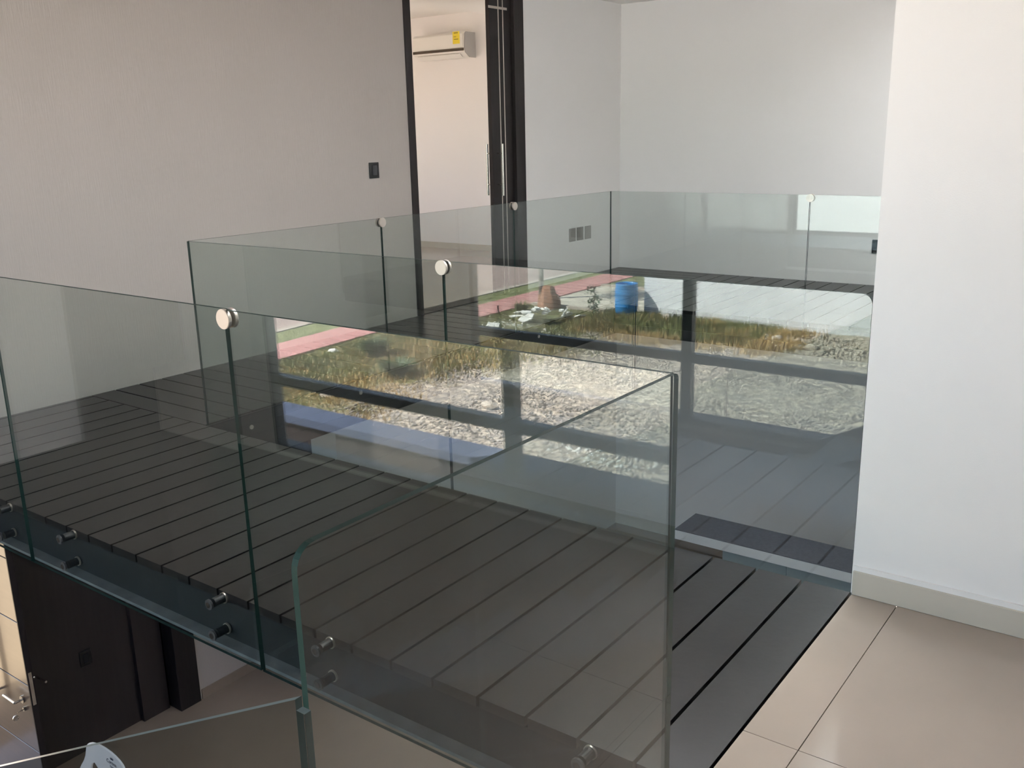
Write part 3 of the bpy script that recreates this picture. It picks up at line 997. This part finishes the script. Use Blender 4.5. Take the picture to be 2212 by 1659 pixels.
# blue barrel
br = thing('barrel', 'open blue plastic barrel standing before the left end of the white wall', 'barrel', (-12.53, -16.62, GR - 0.03))
bm = bmesh.new()
prof = [(0.27, 0.0), (0.285, 0.02), (0.305, 0.25), (0.312, 0.27), (0.312, 0.29), (0.315, 0.45), (0.312, 0.60), (0.318, 0.62), (0.31, 0.65), (0.295, 0.84), (0.30, 0.86), (0.30, 0.885), (0.285, 0.885), (0.28, 0.84), (0.295, 0.6), (0.29, 0.1), (0.0, 0.08)]
seg = 32
rows = []
for (rr, zz) in prof:
    if rr == 0:
        rows.append([bm.verts.new((-12.53, -16.62, GR - 0.03 + zz))])
    else:
        rows.append([bm.verts.new((-12.53 + rr * math.cos(2 * math.pi * i / seg), -16.62 + rr * math.sin(2 * math.pi * i / seg), GR - 0.03 + zz)) for i in range(seg)])
for k in range(len(rows) - 1):
    for i in range(seg):
        j = (i + 1) % seg
        if len(rows[k + 1]) == 1:
            bm.faces.new((rows[k][i], rows[k][j], rows[k + 1][0]))
        else:
            bm.faces.new((rows[k][i], rows[k][j], rows[k + 1][j], rows[k + 1][i]))
bm.faces.new(rows[0][::-1])
to_obj('drum', bm, M['barrel'], br, smooth=True)
bm = bmesh.new()
for zz in (0.28, 0.61):
    rows = []
    for (rr, dz) in ((0.308, -0.016), (0.318, -0.006), (0.318, 0.006), (0.308, 0.016)):
        rows.append([bm.verts.new((-12.53 + rr * math.cos(2 * math.pi * i / seg), -16.62 + rr * math.sin(2 * math.pi * i / seg), GR - 0.03 + zz + dz)) for i in range(seg)])
    for k in range(3):
        for i in range(seg):
            j = (i + 1) % seg
            bm.faces.new((rows[k][i], rows[k][j], rows[k + 1][j], rows[k + 1][i]))
to_obj('rib', bm, M['barrel'], br, smooth=True)


# rubble heap
def slab(c, sx, sy, th, rz, rx, label, group):
    bm = bmesh.new()
    k = rng.randint(4, 6)
    pts = []
    for i in range(k):
        a = 2 * math.pi * (i + rng.uniform(-.25, .25)) / k
        pts.append((sx * math.cos(a), sy * math.sin(a)))
    add_prism(bm, pts, lambda u, v: Vector((u, v, 0)), Vector((0, 0, 1)), th)
    bm.transform(Matrix.Translation(c) @ Matrix.Rotation(rz, 4, 'Z') @ Matrix.Rotation(rx, 4, 'X'))
    o = to_obj('rubble_slab', bm, M['rubble'])
    tag(o, label, 'rubble', group)
    return o


HEAP = 'broken white slabs heaped before the boulder'
heapl = 'broken white plaster slab in the heap before the brown boulder'
slab((-14.25, -14.35, GR + 0.12), 0.30, 0.22, 0.03, 0.4, -0.55, 'largest white slab, leaning at the left front of the rubble heap', None)
slab((-13.55, -15.1, GR + 0.14), 0.26, 0.20, 0.03, 1.2, -1.1, 'upright triangular white slab at the right end of the rubble heap', None)
slab((-13.25, -15.35, GR + 0.05), 0.20, 0.16, 0.03, 2.2, -0.6, 'small white slab lying right of the upright slab', None)
slab((-14.72, -13.5, GR + 0.02), 0.34, 0.26, 0.02, 0.5, 0.02, 'flat white board lying alone on the lawn left of the rubble', None)
for i in range(12):
    t_ = i / 11
    slab((-14.75 + 1.0 * t_ + rng.uniform(-.12, .12), -14.55 - 0.9 * t_ + rng.uniform(-.25, .25), GR + 0.03 + 0.16 * math.sin(math.pi * t_) + rng.uniform(0, .05)),
         rng.uniform(.12, .22), rng.uniform(.08, .16), rng.uniform(.02, .05), rng.uniform(0, 6), rng.uniform(-.7, .7), heapl, HEAP)
pebbles(260, lambda n: np.c_[nrg.normal(-14.3, .35, n), nrg.normal(-14.0, .25, n)], 0.02, 0.06, M['rubble'])
pebbles(30, lambda n: np.c_[nrg.normal(-12.95, .35, n), nrg.normal(-13.5, .25, n)], 0.02, 0.055, M['rubble'])
pebbles(160, lambda n: np.c_[nrg.normal(-7.0, .5, n), nrg.normal(-7.9, .2, n)], 0.02, 0.06, M['rubble'])
lump('stone', (-7.85, -15.5, GR + 0.02), (0.14, 0.11, 0.1), M['stone'], 'pale rounded stone in the dry grass below the white wall', 'stone', 1)
lump('stone', (-6.87, -15.1, GR + 0.02), (0.17, 0.13, 0.1), M['stone'], 'largest pale stone on the grey gravel right of the dry grass', 'stone', 2)
lump('stone', (-6.5, -15.15, GR + 0.01), (0.09, 0.08, 0.07), M['stone'], 'small pale stone right of the largest stone on the gravel', 'stone', 3)
lump('stone', (-9.75, -9.15, GR + 0.02), (0.17, 0.09, 0.07), M['stone'], 'flat whitish stone on the bare soil beside the window mullion', 'stone', 4)
lump('stone', (-12.8, -8.15, GR + 0.0), (0.16, 0.05, 0.04), M['stone'], 'thin pale stone in the dry grass near the porch wall', 'stone', 5)
lump('stone', (-15.3, -10.7, GR + 0.0), (0.13, 0.10, 0.05), M['rubble'], 'white lump lying on the lawn beside the pink footpath', 'stone', 6)
lump('stone', (-11.3, -16.6, GR + 0.03), (0.13, 0.1, 0.1), M['stone'], 'pale stone half hidden in grass right of the barrel', 'stone', 8)


# plants
def sapling(c):
    t = thing('sapling', 'thin leafy sapling growing between the boulder and the blue barrel', 'plant', c)
    bm = bmesh.new()
    pts = [(0, 0, 0), (-0.03, 0.02, 0.25), (0.02, 0, 0.5), (-0.04, 0, 0.78)]
    for a, b in zip(pts, pts[1:]):
        add_rod(bm, Vector(c) + Vector(a), Vector(c) + Vector(b), 0.014, 8)
    to_obj('stem', bm, M['bark'], t)
    bm = bmesh.new()
    for (u, v, s) in ((-.07, .78, .12), (-.02, .68, .09), (-.17, .60, .11), (.06, .50, .10), (-.02, .38, .09), (.12, .38, .12), (-.12, .36, .10), (.04, .26, .08), (-.1, .18, .1), (.05, .12, .09)):
        for q in range(16):
            d = Vector((rng.gauss(0, 1), rng.gauss(0, 1), rng.gauss(0, 1))).normalized() * s * rng.uniform(.4, 1)
            p = Vector(c) + Vector((u, 0, v)) + d
            e1 = Vector((rng.gauss(0, 1), rng.gauss(0, 1), rng.gauss(0, 1))).normalized() * 0.045
            e2 = Vector((rng.gauss(0, 1), rng.gauss(0, 1), rng.gauss(0, 1))).normalized() * 0.03
            bm.faces.new([bm.verts.new(p - e1), bm.verts.new(p + e2), bm.verts.new(p + e1), bm.verts.new(p - e2)])
    o = to_obj('foliage', bm, M['leaf'], t)
    o['kind'] = 'stuff'


sapling((-13.38, -16.35, GR - 0.03))


def weed(c, w_, h_, n, label, m):
    bm = bmesh.new()
    for q in range(n):
        a = rng.uniform(0, 6.28)
        rr = rng.uniform(0, 0.25) * w_
        p = Vector(c) + Vector((math.cos(a) * rr, math.sin(a) * rr, 0))
        tip = p + Vector((math.cos(a) * w_ * rng.uniform(.3, 1), math.sin(a) * w_ * rng.uniform(.3, 1), h_ * rng.uniform(.4, 1)))
        s = Vector((-math.sin(a), math.cos(a), 0)) * 0.014
        mid = (p + tip) / 2 + Vector((0, 0, h_ * .15))
        v = [bm.verts.new(p - s), bm.verts.new(p + s), bm.verts.new(mid + s), bm.verts.new(mid - s), bm.verts.new(tip)]
        bm.faces.new(v[:4])
        bm.faces.new((v[3], v[2], v[4]))
    o = to_obj('weed', bm, m)
    tag(o, label, 'weed')


weed((-14.2, -10.9, GR - 0.04), 0.45, 0.45, 260, 'dark green weed spreading on the lawn left of the gravel', M['leaf'])
weed((-12.7, -10.0, GR - 0.04), 0.5, 0.35, 260, 'lower dark green weed nearer the porch wall', M['leaf'])
weed((-15.3, -15.6, GR - 0.04), 0.35, 0.35, 160, 'green grassy tuft left of the brown boulder', M['grass_g'])
weed((-13.7, -14.6, GR - 0.03), 0.35, 0.22, 160, 'green tuft growing in front of the rubble heap', M['grass_g'])
rod_o = rod('stake', (-15.55, -14.88, GR - 0.05), (-15.60, -14.88, GR + 0.24), 0.02, M['rubber'], None, 8)
tag(rod_o, 'short black stake standing on the lawn beside the pink footpath', 'stake')
tr = thing('tree', 'young street tree trunk standing beside the pink footpath behind the boulder', 'tree', (-16.02, -17.6, GR))
bm = bmesh.new()
add_rod(bm, (-16.02, -17.6, GR), (-16.0, -17.6, GR + 2.6), 0.085, 12, 0.06)
to_obj('trunk', bm, M['bark'], tr)
bm = bmesh.new()
for q in range(900):
    d = Vector((rng.gauss(0, .5), rng.gauss(0, .5), rng.gauss(0, .4)))
    p = Vector((-16.0, -17.6, GR + 3.1)) + d
    e1 = Vector((rng.gauss(0, 1), rng.gauss(0, 1), rng.gauss(0, 1))).normalized() * 0.09
    e2 = Vector((rng.gauss(0, 1), rng.gauss(0, 1), rng.gauss(0, 1))).normalized() * 0.05
    bm.faces.new([bm.verts.new(p - e1), bm.verts.new(p + e2), bm.verts.new(p + e1), bm.verts.new(p - e2)])
o = to_obj('crown', bm, M['leaf'], tr)
o['kind'] = 'stuff'
build_stuff('grass', 'green and dry grass growing along the footpath and below the white wall')
build_stuff('gravel', 'grey gravel with pale stones and white chips over the bare yard')
